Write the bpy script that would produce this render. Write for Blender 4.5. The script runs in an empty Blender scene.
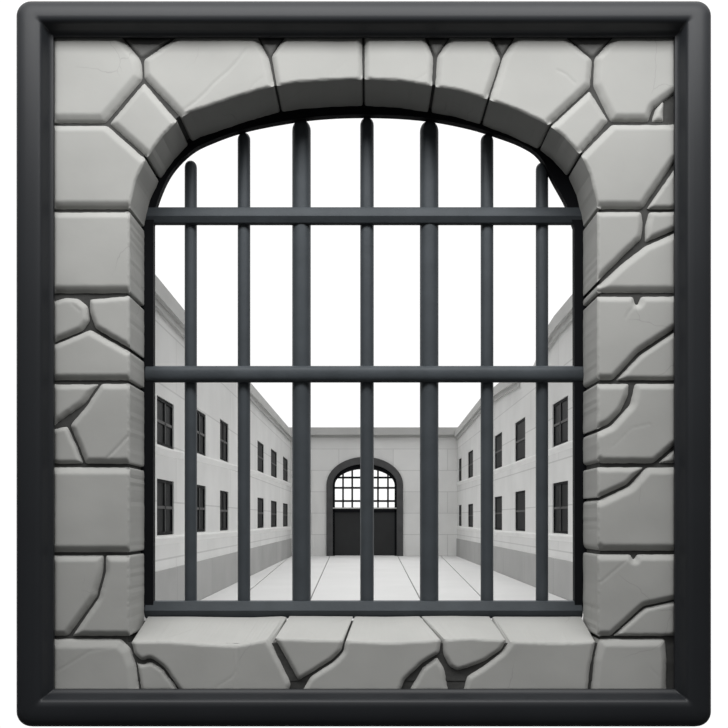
import bpy, bmesh, math, random
import numpy as np
from mathutils import noise
from mathutils.geometry import delaunay_2d_cdt
from mathutils import Vector
random.seed(7)
C = bpy.context.scene.collection
F, VX, VY, CZ = 1000.0, 366.0, 520.0, 2.05      # focal length (px), vanishing point, eye height
YS, YB = 4.08, 4.35                             # front and back of the stone wall

def W(px, py, y):                               # point seen at (px, py) at distance y
    return Vector(((px - VX) / F * y, y, CZ + (VY - py) / F * y))

# ------------------------------------------------------------------ helpers
def obj(name, bm, mat, parent=None, smooth=None, loc=None):
    me = bpy.data.meshes.new(name)
    bmesh.ops.recalc_face_normals(bm, faces=bm.faces)
    bm.to_mesh(me); bm.free()
    me.materials.append(mat)
    if smooth is not None:
        for p in me.polygons: p.use_smooth = True
        me.set_sharp_from_angle(angle=math.radians(smooth))
    o = bpy.data.objects.new(name, me); C.objects.link(o)
    if parent is not None: o.parent = parent
    return o

def tag(o, label=None, cat=None, group=None, kind=None):
    if label: o['label'] = label
    if cat: o['category'] = cat
    if group: o['group'] = group
    if kind: o['kind'] = kind
    return o

def empty(name, loc=(0, 0, 0)):
    o = bpy.data.objects.new(name, None); C.objects.link(o)
    o.location = loc; o.empty_display_size = .1
    return o

def hexa(bm, p):                                # p: 8 points, bottom loop then top loop
    v = [bm.verts.new(q) for q in p]
    for f in ((0, 1, 2, 3), (7, 6, 5, 4), (0, 4, 5, 1), (1, 5, 6, 2), (2, 6, 7, 3), (3, 7, 4, 0)):
        bm.faces.new([v[i] for i in f])

def box(bm, x0, x1, y0, y1, z0, z1):
    hexa(bm, [(x0, y0, z0), (x1, y0, z0), (x1, y1, z0), (x0, y1, z0),
              (x0, y0, z1), (x1, y0, z1), (x1, y1, z1), (x0, y1, z1)])

def prism(bm, loop, y0, y1):                    # xz loop extruded along y
    n = len(loop)
    a = [bm.verts.new((x, y0, z)) for x, z in loop]
    b = [bm.verts.new((x, y1, z)) for x, z in loop]
    bm.faces.new(a); bm.faces.new(b[::-1])
    for i in range(n):
        j = (i + 1) % n
        bm.faces.new((a[i], b[i], b[j], a[j]))

def bridge(bm, a, b, closed=True):
    n = len(a); fs = []
    for i in range(n if closed else n - 1):
        j = (i + 1) % n
        fs.append(bm.faces.new((a[i], a[j], b[j], b[i])))
    return fs

# ------------------------------------------------------------------ materials
def mat(name, col, rough=.6, metallic=0., spec=.5, var=0., scale=3., bump=0., bscale=20., veins=False, courses=None):
    m = bpy.data.materials.new(name); m.use_nodes = True
    nt = m.node_tree; N = nt.nodes; L = nt.links
    b = N['Principled BSDF']
    b.inputs['Roughness'].default_value = rough
    b.inputs['Metallic'].default_value = metallic
    b.inputs['Specular IOR Level'].default_value = spec
    tc = N.new('ShaderNodeTexCoord')
    no = N.new('ShaderNodeTexNoise'); no.inputs['Scale'].default_value = scale
    no.inputs['Detail'].default_value = 5
    L.new(tc.outputs['Object'], no.inputs['Vector'])
    r = N.new('ShaderNodeValToRGB')
    lo = [c * (1 - var) for c in col]; hi = [c * (1 + var) for c in col]
    r.color_ramp.elements[0].position = .3; r.color_ramp.elements[1].position = .7
    r.color_ramp.elements[0].color = (*lo, 1); r.color_ramp.elements[1].color = (*hi, 1)
    L.new(no.outputs['Fac'], r.inputs['Fac'])
    out = r.outputs['Color']
    if veins:                                   # fine hairline cracks in the stone
        vo = N.new('ShaderNodeTexVoronoi'); vo.feature = 'DISTANCE_TO_EDGE'; vo.inputs['Scale'].default_value = 3.1
        ad = N.new('ShaderNodeMixRGB'); ad.blend_type = 'ADD'; ad.inputs[0].default_value = .25
        L.new(tc.outputs['Object'], ad.inputs[1]); L.new(no.outputs['Color'], ad.inputs[2])
        L.new(ad.outputs[0], vo.inputs['Vector'])
        mr = N.new('ShaderNodeMapRange'); mr.inputs['From Min'].default_value = .0; mr.inputs['From Max'].default_value = .006
        mr.inputs['To Min'].default_value = 1; mr.inputs['To Max'].default_value = 0
        L.new(vo.outputs['Distance'], mr.inputs['Value'])
        n2 = N.new('ShaderNodeTexNoise'); n2.inputs['Scale'].default_value = 2.3
        L.new(tc.outputs['Object'], n2.inputs['Vector'])
        m2 = N.new('ShaderNodeMapRange'); m2.inputs['From Min'].default_value = .53; m2.inputs['From Max'].default_value = .6
        L.new(n2.outputs['Fac'], m2.inputs['Value'])
        mu = N.new('ShaderNodeMath'); mu.operation = 'MULTIPLY'
        L.new(mr.outputs[0], mu.inputs[0]); L.new(m2.outputs[0], mu.inputs[1])
        m3 = N.new('ShaderNodeMath'); m3.operation = 'MULTIPLY'; m3.inputs[1].default_value = .3
        L.new(mu.outputs[0], m3.inputs[0])
        mx = N.new('ShaderNodeMixRGB'); mx.inputs[2].default_value = (.12, .12, .115, 1)
        L.new(m3.outputs[0], mx.inputs[0]); L.new(out, mx.inputs[1]); out = mx.outputs[0]
    if courses:                                 # ashlar joints: axis, length, height
        ax, bl, bh = courses
        sp = N.new('ShaderNodeSeparateXYZ'); L.new(tc.outputs['Object'], sp.inputs[0])
        cb = N.new('ShaderNodeCombineXYZ')
        L.new(sp.outputs[ax], cb.inputs[0]); L.new(sp.outputs['Z'], cb.inputs[1])
        br = N.new('ShaderNodeTexBrick')
        br.inputs['Scale'].default_value = 1.; br.inputs['Brick Width'].default_value = bl
        br.inputs['Row Height'].default_value = bh; br.inputs['Mortar Size'].default_value = .022
        br.inputs['Mortar Smooth'].default_value = .3
        br.inputs['Color1'].default_value = (1, 1, 1, 1); br.inputs['Color2'].default_value = (.93, .93, .93, 1)
        br.inputs['Mortar'].default_value = (.78, .78, .78, 1)
        L.new(cb.outputs[0], br.inputs['Vector'])
        mx = N.new('ShaderNodeMixRGB'); mx.blend_type = 'MULTIPLY'; mx.inputs[0].default_value = 1
        L.new(out, mx.inputs[1]); L.new(br.outputs['Color'], mx.inputs[2]); out = mx.outputs[0]
    L.new(out, b.inputs['Base Color'])
    if bump:
        nb = N.new('ShaderNodeTexNoise'); nb.inputs['Scale'].default_value = bscale; nb.inputs['Detail'].default_value = 4
        L.new(tc.outputs['Object'], nb.inputs['Vector'])
        bp = N.new('ShaderNodeBump'); bp.inputs['Strength'].default_value = bump; bp.inputs['Distance'].default_value = .02
        L.new(nb.outputs['Fac'], bp.inputs['Height']); L.new(bp.outputs[0], b.inputs['Normal'])
    return m

STONE = mat('pale_stone', (.37, .37, .355), .85, spec=.2, var=.06, scale=2.5, bump=.12, bscale=6, veins=True)
MORTAR = mat('dark_mortar', (.065, .065, .063), .95, spec=.1, var=.15, scale=12, bump=.3)
FRAME = mat('black_lacquer_frame', (.015, .0165, .019), .45, spec=.3, var=.1, scale=2)
STEEL = mat('blue_grey_steel', (.056, .064, .071), .5, spec=.2, metallic=.1, var=.12, scale=8, bump=.05, bscale=60)
BLACKST = mat('blackened_steel', (.005, .0055, .007), .7, spec=.12, var=.1, scale=8)
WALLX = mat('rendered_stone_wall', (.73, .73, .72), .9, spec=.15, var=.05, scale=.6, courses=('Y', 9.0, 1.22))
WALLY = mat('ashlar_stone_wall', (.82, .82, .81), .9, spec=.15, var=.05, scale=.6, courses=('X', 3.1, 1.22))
SHADE_PLINTH = mat('shaded_plinth_stone', (.42, .42, .415), .9, spec=.15, var=.08, scale=.5, courses=('Y', 5.0, 3.0))  # shade at the foot of the walls is put into this darker grey
CHIP = mat('dark_stone_chip', (.17, .17, .165), .9, spec=.1, var=.1, scale=6, bump=.2)
TRIM = mat('pale_coping_stone', (.52, .52, .51), .85, spec=.15, var=.04, scale=1)
LEDGE = mat('white_ledge_stone', (.85, .85, .84), .85, spec=.15, var=.03, scale=1)
PAVE = mat('pale_paving', (.63, .63, .625), .85, spec=.15, var=.03, scale=.4)
JOINT = mat('paving_joint', (.22, .22, .22), .9, spec=.1, var=.1)
GLASS = mat('dark_window_glass', (.010, .011, .012), .5, spec=.08, var=.1, scale=.8)
SASH = mat('grey_sash_metal', (.06, .06, .06), .6, var=.1)
GATEST = mat('dark_gate_surround', (.06, .06, .062), .6, var=.15, scale=3)
GATEP = mat('black_gate_panel', (.012, .013, .014), .6, var=.2, scale=1.2)

# ------------------------------------------------------------------ the stone wall
OPEN = [(130, 641), (130, 205), (136, 180), (146.5, 157), (162, 136), (179, 119), (190, 112), (210, 105.5), (235, 97),
        (258, 90), (275, 85.5), (300, 82), (330, 80), (363, 79), (400, 81), (436, 86), (462, 91), (488, 99), (520, 111),
        (548, 124), (565, 137), (580, 153), (590, 174), (597, 203), (597, 641)]

def seg_dist(p, a, b):
    ax, ay = a; bx, by = b; px, py = p
    dx, dy = bx - ax, by - ay
    t = max(0, min(1, ((px - ax) * dx + (py - ay) * dy) / (dx * dx + dy * dy + 1e-9)))
    return math.hypot(px - ax - t * dx, py - ay - t * dy)

def open_dist(p):
    return min(seg_dist(p, OPEN[i], OPEN[i + 1]) for i in range(len(OPEN) - 1))

def clampf(p):                                  # carry the block a little way under the frame
    x, y = p
    if x <= 56: x = 50.5
    if x >= 672: x = 678.5
    if y <= 39: y = 33.5
    if y >= 687: y = 694.5
    return (x, y)

def rounded(pts, cut=3.0, step=7.0):
    n = len(pts); out = []
    for i in range(n):
        p, q, r = Vector(pts[i - 1]), Vector(pts[i]), Vector(pts[(i + 1) % n])
        under = q.x < 54 or q.x > 675 or q.y < 37 or q.y > 690
        a, b = p - q, r - q
        ca = min(cut, a.length * .4); cb = min(cut, b.length * .4)
        ang = math.degrees(a.angle(b)) if a.length and b.length else 180
        if under or ang > 168:
            out.append(q); continue
        s = q + a.normalized() * ca; e = q + b.normalized() * cb
        for t in (0, .33, .67, 1):
            out.append(s * (1 - t) ** 2 + q * 2 * t * (1 - t) + e * t ** 2)
    res = []
    m = len(out)
    for i in range(m):
        a, b = out[i], out[(i + 1) % m]
        k = max(1, int((b - a).length / step))
        for j in range(k):
            q = a.lerp(b, j / k)
            if j: q = q + Vector((random.uniform(-.22, .22), random.uniform(-.22, .22)))
            res.append(q)
    return res

def normals(loop):
    n = len(loop); out = []
    for i in range(n):
        p, q, r = loop[i - 1], loop[i], loop[(i + 1) % n]
        a = (q - p).normalized() if (q - p).length > 1e-6 else Vector((1, 0))
        b = (r - q).normalized() if (r - q).length > 1e-6 else a
        na, nb = Vector((-a.y, a.x)), Vector((-b.y, b.x))
        s = na + nb
        s = s.normalized() if s.length > 1e-3 else na
        out.append(s / max(.6, s.dot(na)))
    return out

SILLF = [120, 130, 268.6, 344, 443, 510, 596, 606]
SILLB = [137, 147, 284, 354, 421, 493, 581, 590]
def interp(x, xs, ys):
    if x <= xs[0]: return ys[0]
    for i in range(len(xs) - 1):
        if x <= xs[i + 1]:
            return ys[i] + (ys[i + 1] - ys[i]) * (x - xs[i]) / (xs[i + 1] - xs[i])
    return ys[-1]

CRACKS = [([(181, 112), (196, 101), (206, 92), (214, 83), (229, 70), (238, 60), (247, 48)], 1.3, .0035),
          ([(557, 70), (566, 74), (575, 83)], 1.0, .003), ([(128, 436), (118, 447), (106, 459)], 1.2, .004),
          ([(600, 583), (612, 573), (626, 561), (634, 555)], .9, .0022), ([(635, 305), (629, 312), (626, 318)], 1.0, .0025),
          ([(110, 299), (122, 303)], .8, .001), ([(71, 303), (80, 311)], 1.0, .002), ([(613, 447), (632, 428), (650, 424)], .8, .0012),
          ([(236, 688), (238, 666), (237, 645)], 1.2, .0025), ([(215, 688), (232, 677), (238, 666)], .9, .0015),
          ([(56, 672), (74, 661), (90, 651), (110, 648)], 1.0, .0015), ([(262, 77), (254, 84), (248, 92)], 1.0, .0015),
          ([(326, 80), (345, 62)], .8, .0008), ([(650, 668), (660, 678)], .8, .0012), ([(404, 85), (420, 78), (431, 70)], .9, .0015)]

def seg_np(P, a, b):                            # distance of every point of P to the segment a-b
    a = np.array(a); d = np.array(b) - a
    t = np.clip(((P - a) @ d) / (d @ d + 1e-9), 0, 1)
    return np.hypot(*(P - a - t[:, None] * d).T)

def stone(name, parent, pieces, sill=False, mt=None):
    bm = bmesh.new()
    for pc in pieces:
        pts, rec = pc[0], pc[1]
        cw = pc[2] if len(pc) > 2 else 6.0      # chamfer width
        L = [Vector(clampf(p)) for p in pts]
        area = sum(L[i - 1].x * L[i].y - L[i].x * L[i - 1].y for i in range(len(L)))
        if area < 0: L.reverse()
        loop = rounded([tuple(p) for p in L], step=4.0)
        nm = normals(loop)
        loop = [p + n_ * .55 for p, n_ in zip(loop, nm)]
        n = len(loop)
        wid = []
        for i in range(n):                      # chamfer width of every edge
            m = (loop[i] + loop[(i + 1) % n]) / 2
            w = cw if open_dist(m) > 2.6 else 1.5
            if sill and m.y < 646 and abs((loop[(i + 1) % n] - loop[i]).normalized().y) < .5: w = 1.5
            if m.x < 53 or m.x > 676 or m.y < 36 or m.y > 692: w = 4.5
            wid.append(w)
        xs = [p.x for p in loop]; ys = [p.y for p in loop]
        G = []
        st = 1.7
        y = min(ys)
        row = 0
        while y < max(ys):
            x = min(xs) + (st / 2 if row % 2 else 0)
            while x < max(xs):
                G.append((x, y)); x += st
            y += st * .866; row += 1
        G = np.array(G)
        A = np.array([tuple(p) for p in loop]); B = np.roll(A, -1, 0)
        ins = np.zeros(len(G), bool)
        for (ax, ay), (bx, by) in zip(A, B):
            c = ((ay > G[:, 1]) != (by > G[:, 1]))
            with np.errstate(divide='ignore', invalid='ignore'):
                ins ^= c & (G[:, 0] < (bx - ax) * (G[:, 1] - ay) / (by - ay) + ax)
        G = G[ins]
        dd = np.min([seg_np(G, a, b) for a, b in zip(A, B)], axis=0)
        G = G[dd > .7]
        allp = [tuple(p) for p in loop] + [tuple(p) for p in G]
        vv, ee, ff, *_ = delaunay_2d_cdt([Vector(p) for p in allp], [(i, (i + 1) % n) for i in range(n)], [], 1, 1e-4)
        V = np.array([tuple(v) for v in vv])
        t = np.min([seg_np(V, a, b) / w for a, b, w in zip(A, B, wid)], axis=0)
        wl = np.array(wid)[np.argmin([seg_np(V, a, b) / w for a, b, w in zip(A, B, wid)], axis=0)]
        D = .017 * (.3 + .7 * np.clip(wl / 6.0, 0, 1.2))
        u = np.clip(1 - t, 0, 1)
        dep = D * (u ** 1.25 + .35 * np.clip((u - .82) / .18, 0, 1) ** 2)
        for line_, cwid, cdep in CRACKS:
            dc = np.min([seg_np(V, p, q) for p, q in zip(line_, line_[1:])], axis=0)
            k = np.clip(1 - dc / (cwid * 1.3), 0, 1)
            dep = np.maximum(dep, cdep * k)
        top = []
        for k, v in enumerate(V):
            wob = .0016 * noise.noise(Vector((v[0] * .028, v[1] * .028, rec * 90 + len(pts))))
            w_ = W(v[0], v[1], YS); w_.y = YS + rec + dep[k] + wob
            top.append(bm.verts.new(w_))
        for f in ff:
            if len(set(f)) >= 3:
                try: bm.faces.new([top[i] for i in f]).smooth = True
                except ValueError: pass
        back = []
        for p in loop:
            v = W(p.x, p.y, YS); v.y = YB
            if sill:
                q = max(0, min(1, (656 - p.y) / 8))
                if q > 0: v = v.lerp(W(interp(p.x, SILLF, SILLB), 616.3 + (p.y - 640) * .2, YB), q)
            back.append(bm.verts.new(v))
        # boundary verts of the face keep their order 0..n-1
        front = [bm.verts.new(top[i].co) for i in range(n)]
        bridge(bm, front, back)
        bk = bm.faces.new(back[::-1])
        bmesh.ops.triangulate(bm, faces=[bk])
    return obj(name, bm, mt or STONE, parent)

def mortar_mesh():
    bm = bmesh.new()
    cx, cy = 363, 400
    hole = [(126, 644), (126, 205), (132, 178), (142.5, 154), (158, 132), (176, 115), (188, 108), (208, 101.5),
            (233, 93), (257, 86), (300, 78), (363, 75), (400, 77), (437, 82), (463, 87), (490, 95), (522, 107), (551, 120),
            (569, 134), (584, 151), (594, 173), (601, 203), (601, 644)]
    pts = []
    for i in range(len(hole)):
        a, b = Vector(hole[i]), Vector(hole[(i + 1) % len(hole)])
        k = max(1, int((b - a).length / 12))
        for j in range(k): pts.append(a.lerp(b, j / k))
    out = []
    x0, x1, y0, y1 = 50, 679, 33, 695
    for p in pts:
        d = p - Vector((cx, cy))
        t = min([(x1 - cx) / d.x if d.x > 0 else (x0 - cx) / d.x if d.x < 0 else 1e9,
                 (y1 - cy) / d.y if d.y > 0 else (y0 - cy) / d.y if d.y < 0 else 1e9])
        out.append(Vector((cx, cy)) + d * t)
    for c in ((x0, y0), (x1, y0), (x0, y1), (x1, y1)):
        i = min(range(len(out)), key=lambda k: (out[k] - Vector(c)).length)
        out[i] = Vector(c)
    def ring(ps, y):
        vs = []
        for p in ps:
            v = W(p.x, p.y, YS); v.y = y; vs.append(bm.verts.new(v))
        return vs
    ya, yb = YS + .026, YB - .004
    a, b, c, d = ring(pts, ya), ring(out, ya), ring(pts, yb), ring(out, yb)
    bridge(bm, a, b); bridge(bm, c, d); bridge(bm, a, c); bridge(bm, b, d)
    def at(px, py, yr, y):
        v = W(px, py, yr); v.y = y; return v
    f0, f1, g0, g1 = at(127, 655, YS, ya - .003), at(600, 655, YS, ya - .003), at(139, 620.5, YB, yb), at(588, 620.5, YB, yb)
    lo = lambda v: Vector((v.x, v.y, CZ - .66))
    hexa(bm, [lo(f0), lo(f1), lo(g1), lo(g0), f0, f1, g1, g0])
    return bm

wall = tag(obj('wall_front', mortar_mesh(), MORTAR),
           'thick wall of big cracked pale grey stones around the arched barred opening', 'wall', kind='structure')

def S(name, *pieces, **k): return stone(name, wall, pieces, **k)

# stones of the arch and the corners above it
S('stone_block', ([(55, 38.5), (120, 38.5), (139, 56), (141, 62), (142, 77), (104, 121.5), (55, 121.5)], 0, 8))
S('stone_chip', ([(120, 38.5), (140, 57), (177, 38.5)], .017, 2), mt=CHIP)
S('arch_stone', ([(143, 79), (177.5, 119.5), (162, 136), (147, 157), (107, 121.5)], .003, 7))
S('arch_stone', ([(177, 38.5), (142, 57), (142.5, 76), (181, 117), (190, 112), (210, 105.5), (235, 97), (258, 90), (275, 85.5),
                  (269, 56), (257, 38.5)], 0, 7))
S('stone_chip', ([(256, 38.5), (270, 56), (285, 38.5)], .017, 2), mt=CHIP)
S('arch_stone', ([(285, 38.5), (270.5, 54), (276, 85.5), (300, 82), (330, 80), (363, 79), (363, 38.5)], .002, 5))
S('arch_stone', ([(364, 38.5), (364, 79), (400, 81), (433, 86), (434, 55), (425, 38.5)], 0, 5))
S('stone_chip', ([(425, 38.5), (436, 55), (452, 38.5)], .017, 2), mt=CHIP)
S('arch_stone', ([(451, 38.5), (437, 54), (435, 86), (462, 91), (488, 99), (502, 56), (491, 38.5)], .002, 6))
S('stone_chip', ([(491, 38.5), (503, 54), (517, 38.5)], .017, 2), mt=CHIP)
S('arch_stone', ([(516, 38.5), (503, 54), (489, 99), (520, 111), (549, 125), (592, 85), (594, 57), (566, 38.5)], 0, 7))
S('stone_chip', ([(565, 38.5), (594, 56), (616, 38.5)], .017, 2), mt=CHIP)
S('arch_stone', ([(591, 87), (611, 119), (580, 154), (565, 137), (550, 125)], .003, 7))
S('stone_block', ([(615, 38.5), (595, 56), (594, 84), (612, 120.5), (650, 120.5), (654, 108), (673, 90), (673, 38.5)], 0, 7),
  ([(652, 120.5), (656, 107), (666, 96), (666, 120.5)], .010, 4))
S('arch_stone', ([(613, 122), (581, 154), (590, 174), (597, 203), (597, 208), (644, 208), (673, 157), (673, 122)], 0, 7),
  ([(673, 163), (647, 208), (673, 208)], .004, 3))
S('arch_stone', ([(55, 123), (106, 123), (146, 158), (136, 180), (130, 205), (130, 208), (55, 208)], 0, 7))
# left jamb, from the top
S('stone_block', ([(55, 210), (130, 210), (130, 292.5), (55, 292.5)], 0, 7))
S('stone_block', ([(55, 300), (64, 296), (77, 297), (87, 305), (89, 320), (82, 330), (55, 343)], .004, 5),
  ([(88, 298), (130, 294.5), (130, 349), (94, 328), (88, 311)], 0, 5),
  ([(55, 344), (89, 328), (130, 351), (130, 380), (55, 380)], .003, 6))
S('stone_block', ([(55, 382.5), (99, 382.5), (84, 404), (55, 427)], .008, 6),
  ([(100, 382.5), (130, 382.5), (130, 464), (84, 464), (77, 446), (68, 425), (85, 405)], 0, 6),
  ([(55, 428), (66, 425), (76, 446), (83, 464), (55, 464)], .010, 4))
S('stone_block', ([(55, 466.5), (130, 466.5), (130, 553), (55, 553)], 0, 7))
S('stone_block', ([(55, 555), (103, 555), (102, 572), (96, 597), (67, 637), (55, 637)], .004, 6),
  ([(104, 555), (130, 555), (130, 637), (70, 637), (97, 598), (104, 572)], 0, 6))
S('stone_block', ([(55, 639), (120, 639), (130, 649), (136, 665), (139, 688), (55, 688)], 0, 9))
S('stone_chip', ([(134, 661), (141, 664), (150, 661), (163, 669), (181, 688), (140, 688)], .012, 4))
# right jamb, from the top
S('stone_block', ([(597, 210), (643, 210), (645, 222), (643, 238), (622, 258), (600, 280), (597, 283)], 0, 6),
  ([(650, 210), (673, 210), (673, 228), (646, 242), (646, 225)], .003, 5),
  ([(673, 230), (646, 244), (625, 260), (602, 281), (597, 285), (597, 292.5), (673, 292.5)], .003, 7))
S('stone_block', ([(597, 295), (635, 295), (637, 303), (639, 303), (642, 295), (673, 295), (673, 327), (640, 352), (614, 380), (600, 380),
                   (597, 377)], 0, 6),
  ([(673, 329), (641, 354), (616, 380), (673, 380)], .006, 4))
S('stone_block', ([(597, 382.5), (631, 382.5), (630, 395), (622, 412), (610, 424), (597, 430)], .003, 6),
  ([(636, 382.5), (673, 382.5), (673, 443), (655, 463.5), (602, 463.5), (597, 460), (597, 432), (612, 425), (631, 404)], 0, 6),
  ([(673, 446), (658, 463.5), (673, 463.5)], .012, 3))
S('stone_block', ([(597, 466.5), (646, 466.5), (628, 485), (597, 499)], .002, 5),
  ([(648, 466.5), (673, 466.5), (673, 551.5), (600, 551.5), (597, 546), (597, 501), (630, 486)], 0, 7))
S('stone_block', ([(597, 554), (632, 554), (635, 560), (638, 554), (673, 554), (673, 600), (645, 607), (612, 637), (597, 637)], 0, 6),
  ([(673, 601), (646, 608), (613, 637), (673, 637)], .006, 3))
S('stone_block', ([(600, 639), (667, 639), (669, 660), (668, 688), (591, 688), (594, 660)], 0, 7))
# the sloping sill
S('sill_stone', ([(130, 641), (170, 641), (210, 644), (237, 645), (268, 639), (280, 661), (291, 684), (288, 688), (181, 688), (163, 668),
                  (150, 659), (141, 662), (133, 655)], 0, 4), sill=True)
S('sill_stone', ([(273, 638), (344, 640), (342, 651), (332, 661), (308, 676), (298, 682), (286, 660)], .003, 4), sill=True)
S('sill_stone', ([(345, 640), (390, 642), (442, 639), (440, 654), (423, 664), (405, 681), (400, 688), (300, 688), (310, 677), (333, 662),
                  (343, 652)], 0, 4), sill=True)
S('stone_chip', ([(407, 688), (422, 667), (438, 656), (446, 668), (450, 688)], .010, 5))
S('sill_stone', ([(443, 639), (470, 637.5), (508, 640), (502, 651), (486, 662), (468, 669), (457, 672), (449, 667), (443, 655)], .003, 4), sill=True)
S('sill_stone', ([(511, 641), (560, 642), (597, 641), (594, 655), (591, 670), (589, 688), (463, 688), (467, 677), (487, 664), (503, 652)], 0, 4), sill=True)

# ------------------------------------------------------------------ the outer frame
frame = tag(empty('outer_frame', (W(364, 725, 4.05))), 'glossy black square outer frame with rounded corners around the stone wall', 'frame')
PROF = [(0, YB), (0, 4.075), (.02, 4.035), (.06, 4.01), (.13, 3.995), (.24, 3.988), (.4, 3.985), (.6, 3.985), (.72, 3.987), (.78, 3.994),
        (.82, 4.008), (.88, 4.035), (.93, 4.05), (1.0, 4.056), (1.0, 4.0745), (.872, 4.0745), (.865, YB)]
o0, o1 = W(17, 3.2, 4.04), W(710.5, 727, 4.04)
i0, i1 = W(53.5, 36.3, 4.06), W(674.8, 689.3, 4.06)
def rr(t):                                      # rounded rectangle at profile parameter t, 4 corners x 9 points
    x0 = o0.x + (i0.x - o0.x) * t; x1 = o1.x + (i1.x - o1.x) * t
    z1 = o0.z + (i0.z - o0.z) * t; z0 = o1.z + (i1.z - o1.z) * t
    r = .062 * (1 - t) ** 1.6 + .003
    K = 8; out = []
    for cx, cz, a0 in ((x0 + r, z1 - r, 180), (x1 - r, z1 - r, 90), (x1 - r, z0 + r, 0), (x0 + r, z0 + r, -90)):
        out.append([(cx + r * math.cos(math.radians(a0 - 90 * k / K)), cz + r * math.sin(math.radians(a0 - 90 * k / K))) for k in range(K + 1)])
    return out
rings = [rr(t) for t, _ in PROF]
for side in range(4):
    bm = bmesh.new(); strips = []
    for (t, y), R in zip(PROF, rings):
        a = R[side][4:]; b = R[(side + 1) % 4][:5]
        strips.append([bm.verts.new((x - frame.location.x, y - frame.location.y, z - frame.location.z)) for x, z in a + b])
    for i in range(len(strips)):
        bridge(bm, strips[i], strips[(i + 1) % len(strips)], closed=False)
    bm.faces.new([s[0] for s in strips]); bm.faces.new([s[-1] for s in strips][::-1])
    obj('frame_rail' if side % 2 == 0 else 'frame_stile', bm, FRAME, frame, smooth=35)

# ------------------------------------------------------------------ the grille
gl = Vector(W(363, 617, 4.37)); gl = Vector((gl.x, gl.y, gl.z))
grille = tag(empty('window_grille', gl), 'dark steel prison grille of seven upright bars and three crossbars in the arched stone opening', 'window bars')
def lift(bm):
    bmesh.ops.translate(bm, verts=bm.verts, vec=-gl); return bm
def smooth_path(ps, k=4):                       # Catmull-Rom through the arch, straight below
    out = [ps[0]]
    for i in range(1, len(ps) - 2):
        p0, p1, p2, p3 = (Vector(q) for q in ps[i - 1:i + 3])
        for j in range(k):
            t = j / k
            q = .5 * (2 * p1 + (p2 - p0) * t + (2 * p0 - 5 * p1 + 4 * p2 - p3) * t * t + (3 * p1 - p0 - 3 * p2 + p3) * t ** 3)
            if 1 < i < len(ps) - 3: out.append(tuple(q))
            elif j == 0: out.append(tuple(p1))
    return out + [ps[-2], ps[-1]]
inner = [(154, 610), (154, 225), (157, 206), (167, 181), (179, 164), (195, 150), (214, 141), (236, 133), (262, 126.5), (300, 120), (330, 117),
         (363, 116), (400, 117), (435, 120.5), (470, 127.5), (496, 135.5), (521, 145), (539, 157.5), (554, 184), (566, 206), (573.5, 228), (574, 610)]
outer = [(137, 610), (137, 212), (141, 188), (153, 165), (170, 145), (190, 130), (210, 121), (233, 113), (259, 106), (298, 99), (330, 96),
         (363, 95), (400, 96), (437, 100), (475, 107), (505, 117), (532, 128), (557, 147), (572, 167), (584, 190), (591, 222), (591, 610)]
inner = smooth_path(inner); outer = smooth_path(outer)
bm = bmesh.new()
def gr(ps, y, yr=4.37):
    return [bm.verts.new((W(px, py, yr).x, y, W(px, py, yr).z)) for px, py in ps]
ya, yb = YB + .004, YB + .045
A, B, Cc, D = gr(inner, ya), gr(outer, ya), gr(inner, yb), gr(outer, yb)
for p, q in ((A, B), (Cc, D), (A, Cc), (B, D)): bridge(bm, p, q, closed=False)
bm.faces.new((A[0], Cc[0], D[0], B[0])); bm.faces.new((A[-1], B[-1], D[-1], Cc[-1]))
tag(obj('grille_frame', lift(bm), BLACKST, grille), 'black arched border strip')

def cyl_bar(px, w, top, bot, y):
    bm = bmesh.new(); K = 28
    r = w / 2 / F * y
    base, tip = W(px, bot, y), W(px, top, y)
    prof = [(r, 0.0)]
    h = tip.z - base.z
    th = r * 1.15
    for k in range(9):
        a = math.pi / 2 * k / 8
        prof.append((r * math.cos(a) ** .85 if k < 8 else r * .06, h - th + th * math.sin(a)))
    prev = None
    rings_ = []
    for rr_, z in prof:
        rings_.append([bm.verts.new((base.x + rr_ * math.cos(2 * math.pi * k / K), y + rr_ * math.sin(2 * math.pi * k / K), base.z + z)) for k in range(K)])
    for a, b in zip(rings_, rings_[1:]): bridge(bm, a, b)
    bm.faces.new(rings_[0][::-1]); bm.faces.new(rings_[-1])
    return bm
for px, w, top in ((190.8, 12.2, 161), (244, 12.6, 133), (301.5, 18.6, 120.5), (367, 13.6, 118), (429.2, 18.6, 121.5), (487, 12.8, 134.5), (542, 12.4, 163)):
    b_ = obj('upright_bar', lift(cyl_bar(px, w, top, 601.8, 4.407)), STEEL, grille, smooth=40)
    if w > 15: tag(b_, 'thicker upright bar')

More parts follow.
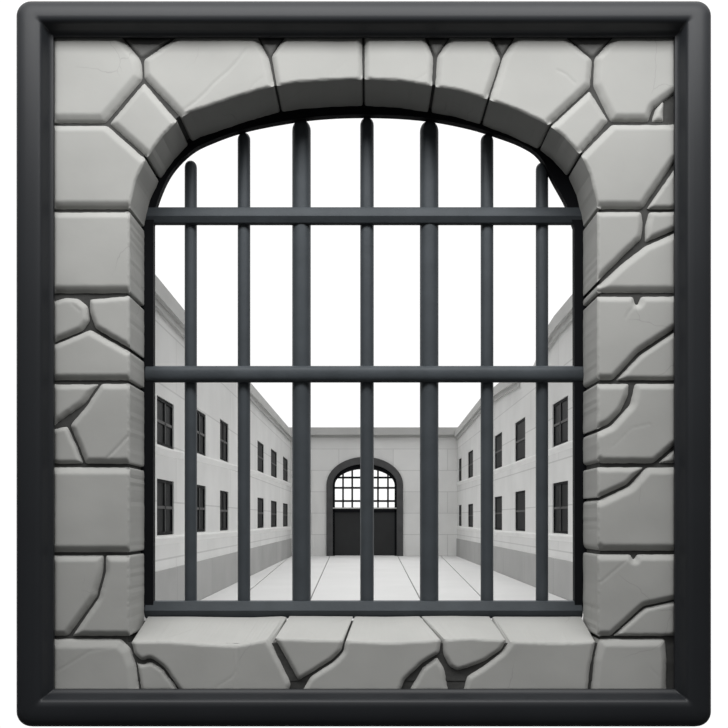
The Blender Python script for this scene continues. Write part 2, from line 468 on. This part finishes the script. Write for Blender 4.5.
def cross_bar(x0, x1, y0, y1, yc, prof):
    bm = bmesh.new()
    a, b = W(x0, y1, yc), W(x1, y0, yc)
    zc, hz = (a.z + b.z) / 2, (b.z - a.z) / 2
    n = len(prof); e = .006
    def sec(x, s): return [bm.verts.new((x, yc + p * s, zc + q * hz * s)) for p, q in prof]
    r = [sec(a.x, .82), sec(a.x + e, 1), sec(b.x - e, 1), sec(b.x, .82)]
    for p, q in zip(r, r[1:]): bridge(bm, p, q)
    bm.faces.new(r[0]); bm.faces.new(r[-1][::-1])
    return lift(bm)
def round_prof(hy, e=.55, n=28):
    out = []
    for k in range(n):
        t = 2 * math.pi * k / n
        c, s = math.cos(t), math.sin(t)
        out.append((hy * math.copysign(abs(c) ** e, c), math.copysign(abs(s) ** e, s)))
    return out
obj('cross_bar', cross_bar(145.5, 582.5, 208, 224, 4.372, [(-.022, .72), (-.017, .95), (-.008, 1), (.02, 1), (.025, .8), (.025, -.8), (.02, -1), (-.004, -1),
    (-.012, -.92), (-.024, -.32), (-.026, -.2)]), STEEL, grille, smooth=25)
obj('cross_bar', cross_bar(145.5, 584, 366, 382.5, 4.372, round_prof(.03, .8)), STEEL, grille, smooth=40)
obj('cross_bar', cross_bar(145, 582, 601, 618.3, 4.372, [(-.026, .02), (-.012, .98), (-.008, 1), (.04, 1), (.04, -1), (-.006, -1), (-.010, -.95), (-.028, -.03)]),
    STEEL, grille, smooth=20)

# ------------------------------------------------------------------ the courtyard
XL, XR, YF = -4.27, 5.19, 57.0
TH = .9
P = .16                                         # projection of the coping

def roof(side, pts):                            # (px, py) of the coping edge -> (distance, height)
    x = XL + P if side < 0 else XR - P
    return [(x * F / (px - VX), CZ + (VY - py) / F * (x * F / (px - VX))) for px, py in pts]

RL = roof(-1, [(153, 271.5), (186, 312), (189.5, 316)])
RL = [(15.6, RL[0][1])] + RL[:-1] + [(24.25, RL[-1][1])]
ML = roof(-1, [(190, 369), (198, 371), (236, 375), (243, 375)])
FL = roof(-1, [(243.5, 375), (251, 383), (291, 430)])
FL[-1] = (YF, FL[-1][1])
RR_ = roof(1, [(574, 292), (554, 316), (537, 343)])
RR_ = [(18.9, RR_[0][1])] + RR_
MR = roof(1, [(536.5, 345), (528, 364), (516, 371)])
FR = roof(1, [(515.5, 371.5), (500, 382), (481, 397.5), (457, 429)])
FR[-1] = (YF, FR[-1][1])

def prof_z(segs, d):
    pts = [p for s in segs for p in s]
    return interp(d, [p[0] for p in pts], [p[1] for p in pts])

def winlist(x, rows):
    out = []
    for (pa, pb, ut, ub, lt, lb) in rows:
        da, db = x * F / (pa - VX), x * F / (pb - VX)
        d0, d1 = min(da, db), max(da, db)
        pm = (d0 + d1) / 2
        z = lambda py: CZ + (VY - py) / F * pm
        out.append((d0, d1, [(z(ub), z(ut)), (z(lb), z(lt))]))
    return sorted(out)
LW = winlist(XL, [(157, 174, 400, 447, 480, 535), (193.5, 206, 411, 454, 485, 532), (220, 228.5, 421.5, 461, 491, 530.5),
                  (240.3, 247.5, 434, 467, 495, 529.5), (257.5, 264, 442.5, 472, 498, 528), (271, 277, 450.5, 477, 501, 527), (283, 288, 458, 481, 503.5, 526.5)])
RW = winlist(XR, [(552.5, 568, 400, 444.5, 482, 533.5), (515, 525.2, 420, 460, 491, 531), (494.5, 502, 434, 468, 496.5, 530),
                  (481.5, 486.5, 444, 473, 501, 528.5), (468, 473, 451, 477.5, 504, 527), (458.7, 461.5, 458.5, 481, 505, 526)])

def side_wall(name, x, segs, wins, d_near, sgn, label):
    bm = bmesh.new()
    xo = x + sgn * TH
    def blk(d0, d1, z0, z1a, z1b):
        hexa(bm, [(x, d0, z0), (xo, d0, z0), (xo, d1, z0), (x, d1, z0), (x, d0, z1a), (xo, d0, z1a), (xo, d1, z1b), (x, d1, z1b)])
    br = {d_near, YF}
    for s in segs:
        for p in s:
            if p[0] > d_near: br.add(min(p[0], YF))
    for d0, d1, _ in wins: br.add(d0); br.add(d1)
    br = sorted(br)
    for a, b in zip(br, br[1:]):
        if b - a < 1e-4: continue
        ta, tb = prof_z(segs, a + 1e-4) - .05, prof_z(segs, b - 1e-4) - .05
        w = [w for w in wins if w[0] <= a + 1e-4 and w[1] >= b - 1e-4]
        if not w: blk(a, b, 0, ta, tb)
        else:
            (u0, u1), (l0, l1) = w[0][2]
            blk(a, b, 0, l0, l0); blk(a, b, l1, u0, u0); blk(a, b, u1, ta, tb)
            hexa(bm, [(x + sgn * .5, a, l0), (xo, a, l0), (xo, b, l0), (x + sgn * .5, b, l0), (x + sgn * .5, a, u1), (xo, a, u1), (xo, b, u1), (x + sgn * .5, b, u1)])
    return tag(obj(name, bm, WALLX), label, 'wall', kind='structure')

WL = side_wall('wall_left', XL, [RL, ML, FL], LW, 15.6, -1, 'left courtyard wall with two rows of dark windows and a broken roofline')
WR = side_wall('wall_right', XR, [RR_, MR, FR], RW, 18.9, 1, 'right courtyard wall with two rows of dark windows')

def coping(wallo, x, seg, sgn, h=.34):
    bm = bmesh.new()
    xi, xo = x - sgn * P, x + sgn * (TH + .05)
    seg = [(seg[0][0] - .04, seg[0][1])] + list(seg[1:])
    if seg[-1][0] < YF - 1: seg[-1] = (seg[-1][0] + .04, seg[-1][1])
    for (a, za), (b, zb) in zip(seg, seg[1:]):
        if b - a < 1e-3: continue
        lo = lambda z, k: z - k
        hexa(bm, [(xi, a, za - h), (xo, a, za - h), (xo, b, zb - h), (xi, b, zb - h), (xi, a, za), (xo, a, za), (xo, b, zb), (xi, b, zb)])
        xm = x - sgn * P * .45
        hexa(bm, [(xm, a, za - h - .16), (xo - sgn * .02, a, za - h - .16), (xo, b, zb - h - .16), (xm, b, zb - h - .16),
                  (xm, a, za - h + .01), (xo, a, za - h + .01), (xo, b, zb - h + .01), (xm, b, zb - h + .01)])
    o = obj('coping', bm, TRIM, wallo); return tag(o, 'pale projecting coping')
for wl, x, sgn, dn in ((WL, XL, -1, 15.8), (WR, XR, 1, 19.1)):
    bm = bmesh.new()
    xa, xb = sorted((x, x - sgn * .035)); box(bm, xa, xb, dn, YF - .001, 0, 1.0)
    tag(obj('shaded_plinth', bm, SHADE_PLINTH, wl), 'base course along the ground, shade painted into its darker grey')
coping(WL, XL, RL, -1); coping(WL, XL, FL, -1)
coping(WR, XR, RR_, 1); coping(WR, XR, FR, 1)

def ledge(wallo, x, wins, row, sgn, d_near):
    bm = bmesh.new()
    pts = [(d_near, wins[0][2][row][0])] + [((w[0] + w[1]) / 2, w[2][row][0]) for w in wins] + [(YF - .05, wins[-1][2][row][0])]
    xi = x - sgn * .045
    for (a, za), (b, zb) in zip(pts, pts[1:]):
        hexa(bm, [(xi, a, za - .07), (x, a, za - .2), (x, b, zb - .2), (xi, b, zb - .07), (xi, a, za - .03), (x, a, za - .03), (x, b, zb - .03), (xi, b, zb - .03)])
    return tag(obj('sill_ledge', bm, LEDGE, wallo), 'thin white ledge under a row of windows')
for r in (0, 1):
    ledge(WL, XL, LW, r, -1, 15.7); ledge(WR, XR, RW, r, 1, 19.0)

wn = 0
def window(x, sgn, d0, d1, z0, z1):
    global wn; wn += 1
    xr = x + sgn * .03
    c = Vector((xr, (d0 + d1) / 2, z0))
    bm = bmesh.new(); t = .07
    def bx(bm, a, b, c0, c1, th=.06):
        box(bm, min(xr, xr + sgn * th), max(xr, xr + sgn * th), a, b, c0, c1)
    bx(bm, d0, d0 + t, z0, z1); bx(bm, d1 - t, d1, z0, z1); bx(bm, d0 + t, d1 - t, z0, z0 + t); bx(bm, d0 + t, d1 - t, z1 - t, z1)
    root = obj('window_%d' % wn, bm, BLACKST); tag(root, kind='structure')
    bm = bmesh.new(); box(bm, min(xr + sgn * .03, xr + sgn * .04), max(xr + sgn * .03, xr + sgn * .04), d0 + t, d1 - t, z0 + t, z1 - t)
    obj('pane', bm, GLASS, root)
    zm = z0 + (z1 - z0) * .5
    bm = bmesh.new(); bx(bm, d0 + t, d1 - t, zm - .03, zm + .03, .028)
    obj('glazing_bar', bm, SASH, root)
    if d0 < 30:
        dm = d0 + (d1 - d0) * .55
        bm = bmesh.new(); bx(bm, dm - .05, dm + .05, z0 + t, z1 - t, .026)
        obj('glazing_bar', bm, GATEP, root)
    return root
for wins, x, sgn, nm in ((LW, XL, -1, 'left'), (RW, XR, 1, 'right')):
    for row in (0, 1):
        for k, (d0, d1, zz) in enumerate(wins):
            w_ = window(x, sgn, d0, d1, *zz[row])
            nth = ('first', 'second', 'third', 'fourth', 'fifth', 'sixth', 'seventh')[k]
            tag(w_, 'narrow dark window, %s from the near end of the %s row on the %s courtyard wall' % (nth, ('upper', 'lower')[row], nm), 'window')

# back wall with the arched gateway
s = YF / F
gx0, gx1, gz0 = (327.5 - VX) * s, (402 - VX) * s, 0
SPR = CZ + (VY - 485) * s                        # springing of the arch
TOP = CZ + (VY - 458) * s
gcx, ga, gb = (gx0 + gx1) / 2, (gx1 - gx0) / 2, TOP - SPR
zt = CZ + (VY - 428.8) * s
def arch(a, b, n=24, spr=SPR):
    return [(gcx - a * math.cos(math.pi * k / n), spr + b * math.sin(math.pi * k / n)) for k in range(n + 1)]
bm = bmesh.new()
x_l, x_r = XL - TH, XR + TH
prism(bm, [(x_l, 0), (gx0, 0), (gx0, zt), (x_l, zt)], YF, YF + TH)
prism(bm, [(gx1, 0), (x_r, 0), (x_r, zt), (gx1, zt)], YF, YF + TH)
ar = arch(ga, gb)
for (xa, za), (xb, zb) in zip(ar, ar[1:]):
    prism(bm, [(xa, za), (xb, zb), (xb, zt), (xa, zt)], YF, YF + TH)
WB = tag(obj('wall_back', bm, WALLY), 'pale ashlar wall closing the courtyard, pierced by an arched gateway', 'wall', kind='structure')
bm = bmesh.new()
box(bm, x_l, x_r, YF - .26, YF + TH + .05, zt - .36, zt + .06); box(bm, XL, XR, YF - P * .5, YF, zt - .5, zt - .34)
tag(obj('coping', bm, TRIM, WB), 'pale projecting coping')

# gate
bm = bmesh.new()
def bandring(a_o, b_o, a_i, b_i, y0, y1):
    O = [(gcx - a_o, 0)] + arch(a_o, b_o) + [(gcx + a_o, 0)]
    I = [(gcx - a_i, 0)] + arch(a_i, b_i) + [(gcx + a_i, 0)]
    for i in range(len(O) - 1):
        prism(bm, [O[i], O[i + 1], I[i + 1], I[i]], y0, y1)
bandring(ga + .06, gb + .06, ga - .3, gb - .34, YF - .12, YF + .25)
gate = tag(obj('door_1', bm, GATEST), 'black arched gateway with a barred fanlight in the far wall', 'door', kind='structure')
zl = CZ + (VY - 507.5) * s
bm = bmesh.new(); box(bm, gcx - ga + .28, gcx + ga - .28, YF + .02, YF + .2, zl - .28, zl - .06)
obj('transom', bm, BLACKST, gate)
bm = bmesh.new(); box(bm, gcx - ga + .28, gcx + ga - .28, YF - .03, YF + .2, zl - .07, zl)
tag(obj('transom_ledge', bm, TRIM, gate), 'thin pale ledge over the door leaves')
for sg in (-1, 1):
    bm = bmesh.new()
    xa, xb = sorted((gcx + sg * .012, gcx + sg * (ga - .28)))
    box(bm, xa, xb, YF + .1, YF + .2, 0.02, zl - .28)
    obj('door_leaf', bm, GATEP, gate)
bm = bmesh.new()
ai, bi = ga - .28, gb - .32
def top_at(x): return SPR + bi * math.sqrt(max(0, 1 - ((x - gcx) / ai) ** 2))
for px in (343, 352.2, 361, 370, 378, 388):
    x = (px - VX) * s
    box(bm, x - .05, x + .05, YF + .05, YF + .13, zl - .02, top_at(x) + .04)
for py in (477.5, 487.8, 501):
    z = CZ + (VY - py) * s
    hw = ai if z < SPR else ai * math.sqrt(max(0, 1 - ((z - SPR) / bi) ** 2))
    box(bm, gcx - hw - .03, gcx + hw + .03, YF + .07, YF + .15, z - .055, z + .055)
bandring(ga - .28, gb - .32, ga - .42, gb - .62, YF + .02, YF + .2)
obj('fanlight_grating', bm, BLACKST, gate)

# floor: long pale slabs over a darker bed
bm = bmesh.new()
yn = 17.6
XF = XR + .2
box(bm, XL - .6, XF, yn + .1, YF + TH + .4, -.12, -.03)
fl = tag(obj('floor', bm, JOINT), 'pale paved courtyard floor with long joints running to the far wall', 'floor', kind='structure')
def line(fx, fd, nx, nd):                       # joint through two points on the ground
    k = (fx - nx) / (fd - nd)
    return (lambda d: fx + k * (d - fd))
J = [lambda d: XL - .6, line(-4.3, 57, -3.35, 28), line(-2.05, 57, -1.5, 29), line(1.8, 57, 1.42, 27), line(4.27, 57, 3.1, 27.3), lambda d: XF]
bm = bmesh.new(); g = .018
for a, b in zip(J, J[1:]):
    y0, y1 = yn, YF + TH + .4
    xs = [a(y0) + g, b(y0) - g, b(y1) - g, a(y1) + g]
    xs = [max(XL - .6, min(XF, q)) for q in xs]
    if xs[3] >= xs[2]: continue
    hexa(bm, [(xs[0], y0, -.1), (xs[1], y0, -.1), (xs[2], y1, -.1), (xs[3], y1, -.1), (xs[0], y0, 0), (xs[1], y0, 0), (xs[2], y1, 0), (xs[3], y1, 0)])
obj('paving', bm, PAVE, fl)

# ------------------------------------------------------------------ sky and added overhead light
w = bpy.data.worlds.new('sky'); bpy.context.scene.world = w; w.use_nodes = True
nt = w.node_tree; N = nt.nodes; L = nt.links; N.clear()
out = N.new('ShaderNodeOutputWorld'); bg = N.new('ShaderNodeBackground')
tc = N.new('ShaderNodeTexCoord'); sp = N.new('ShaderNodeSeparateXYZ'); L.new(tc.outputs['Generated'], sp.inputs[0])
def mr(src, a, b, c, d):
    m = N.new('ShaderNodeMapRange'); m.interpolation_type = 'SMOOTHSTEP'
    for k, v in zip(('From Min', 'From Max', 'To Min', 'To Max'), (a, b, c, d)): m.inputs[k].default_value = v
    L.new(src, m.inputs['Value']); return m.outputs[0]
def mth(op, a, b):
    m = N.new('ShaderNodeMath'); m.operation = op
    for k, v in enumerate((a, b)):
        if isinstance(v, (int, float)): m.inputs[k].default_value = v
        else: L.new(v, m.inputs[k])
    return m.outputs[0]
ahead = mth('ADD', mr(sp.outputs['Z'], -.32, -.23, .12, 1.05), mr(sp.outputs['Z'], .4, 1, 0, 2.6))
behind = mth('ADD', mr(sp.outputs['Z'], -.1, .15, .08, .14), mr(sp.outputs['Z'], .2, 1, 0, 1.85))
f = mr(sp.outputs['Y'], .3, .75, 0, 1)
st = mth('ADD', mth('MULTIPLY', ahead, f), mth('MULTIPLY', behind, mth('SUBTRACT', 1, f)))
bg.inputs['Color'].default_value = (1, 1, 1, 1)
L.new(st, bg.inputs['Strength']); L.new(bg.outputs[0], out.inputs[0])

ld = bpy.data.lights.new('added_overhead_light', 'AREA'); ld.shape = 'RECTANGLE'; ld.size = 4.4; ld.size_y = .8; ld.energy = 93  # unseen light, added to make the stones brighter towards the top
lo = bpy.data.objects.new('added_overhead_light', ld); C.objects.link(lo)
lo.location = (0, 2.65, CZ + 2.8)
lo.rotation_euler = (Vector((0, YS, CZ + 1.0)) - lo.location).to_track_quat('-Z', 'Y').to_euler()

# ------------------------------------------------------------------ camera
cd = bpy.data.cameras.new('camera'); cam = bpy.data.objects.new('camera', cd); C.objects.link(cam)
cam.location = (0, 0, CZ); cam.rotation_euler = (math.pi / 2, 0, 0)
cd.sensor_width = 36; cd.lens = 36 * F / 728
cd.shift_x = -(VX - 364) / 728; cd.shift_y = (VY - 364) / 728
cd.clip_end = 500
sc = bpy.context.scene
sc.camera = cam
vs = sc.view_settings
vs.view_transform = 'Standard'; vs.look = 'None'; vs.gamma = 1; vs.exposure = 0; vs.use_curve_mapping = False
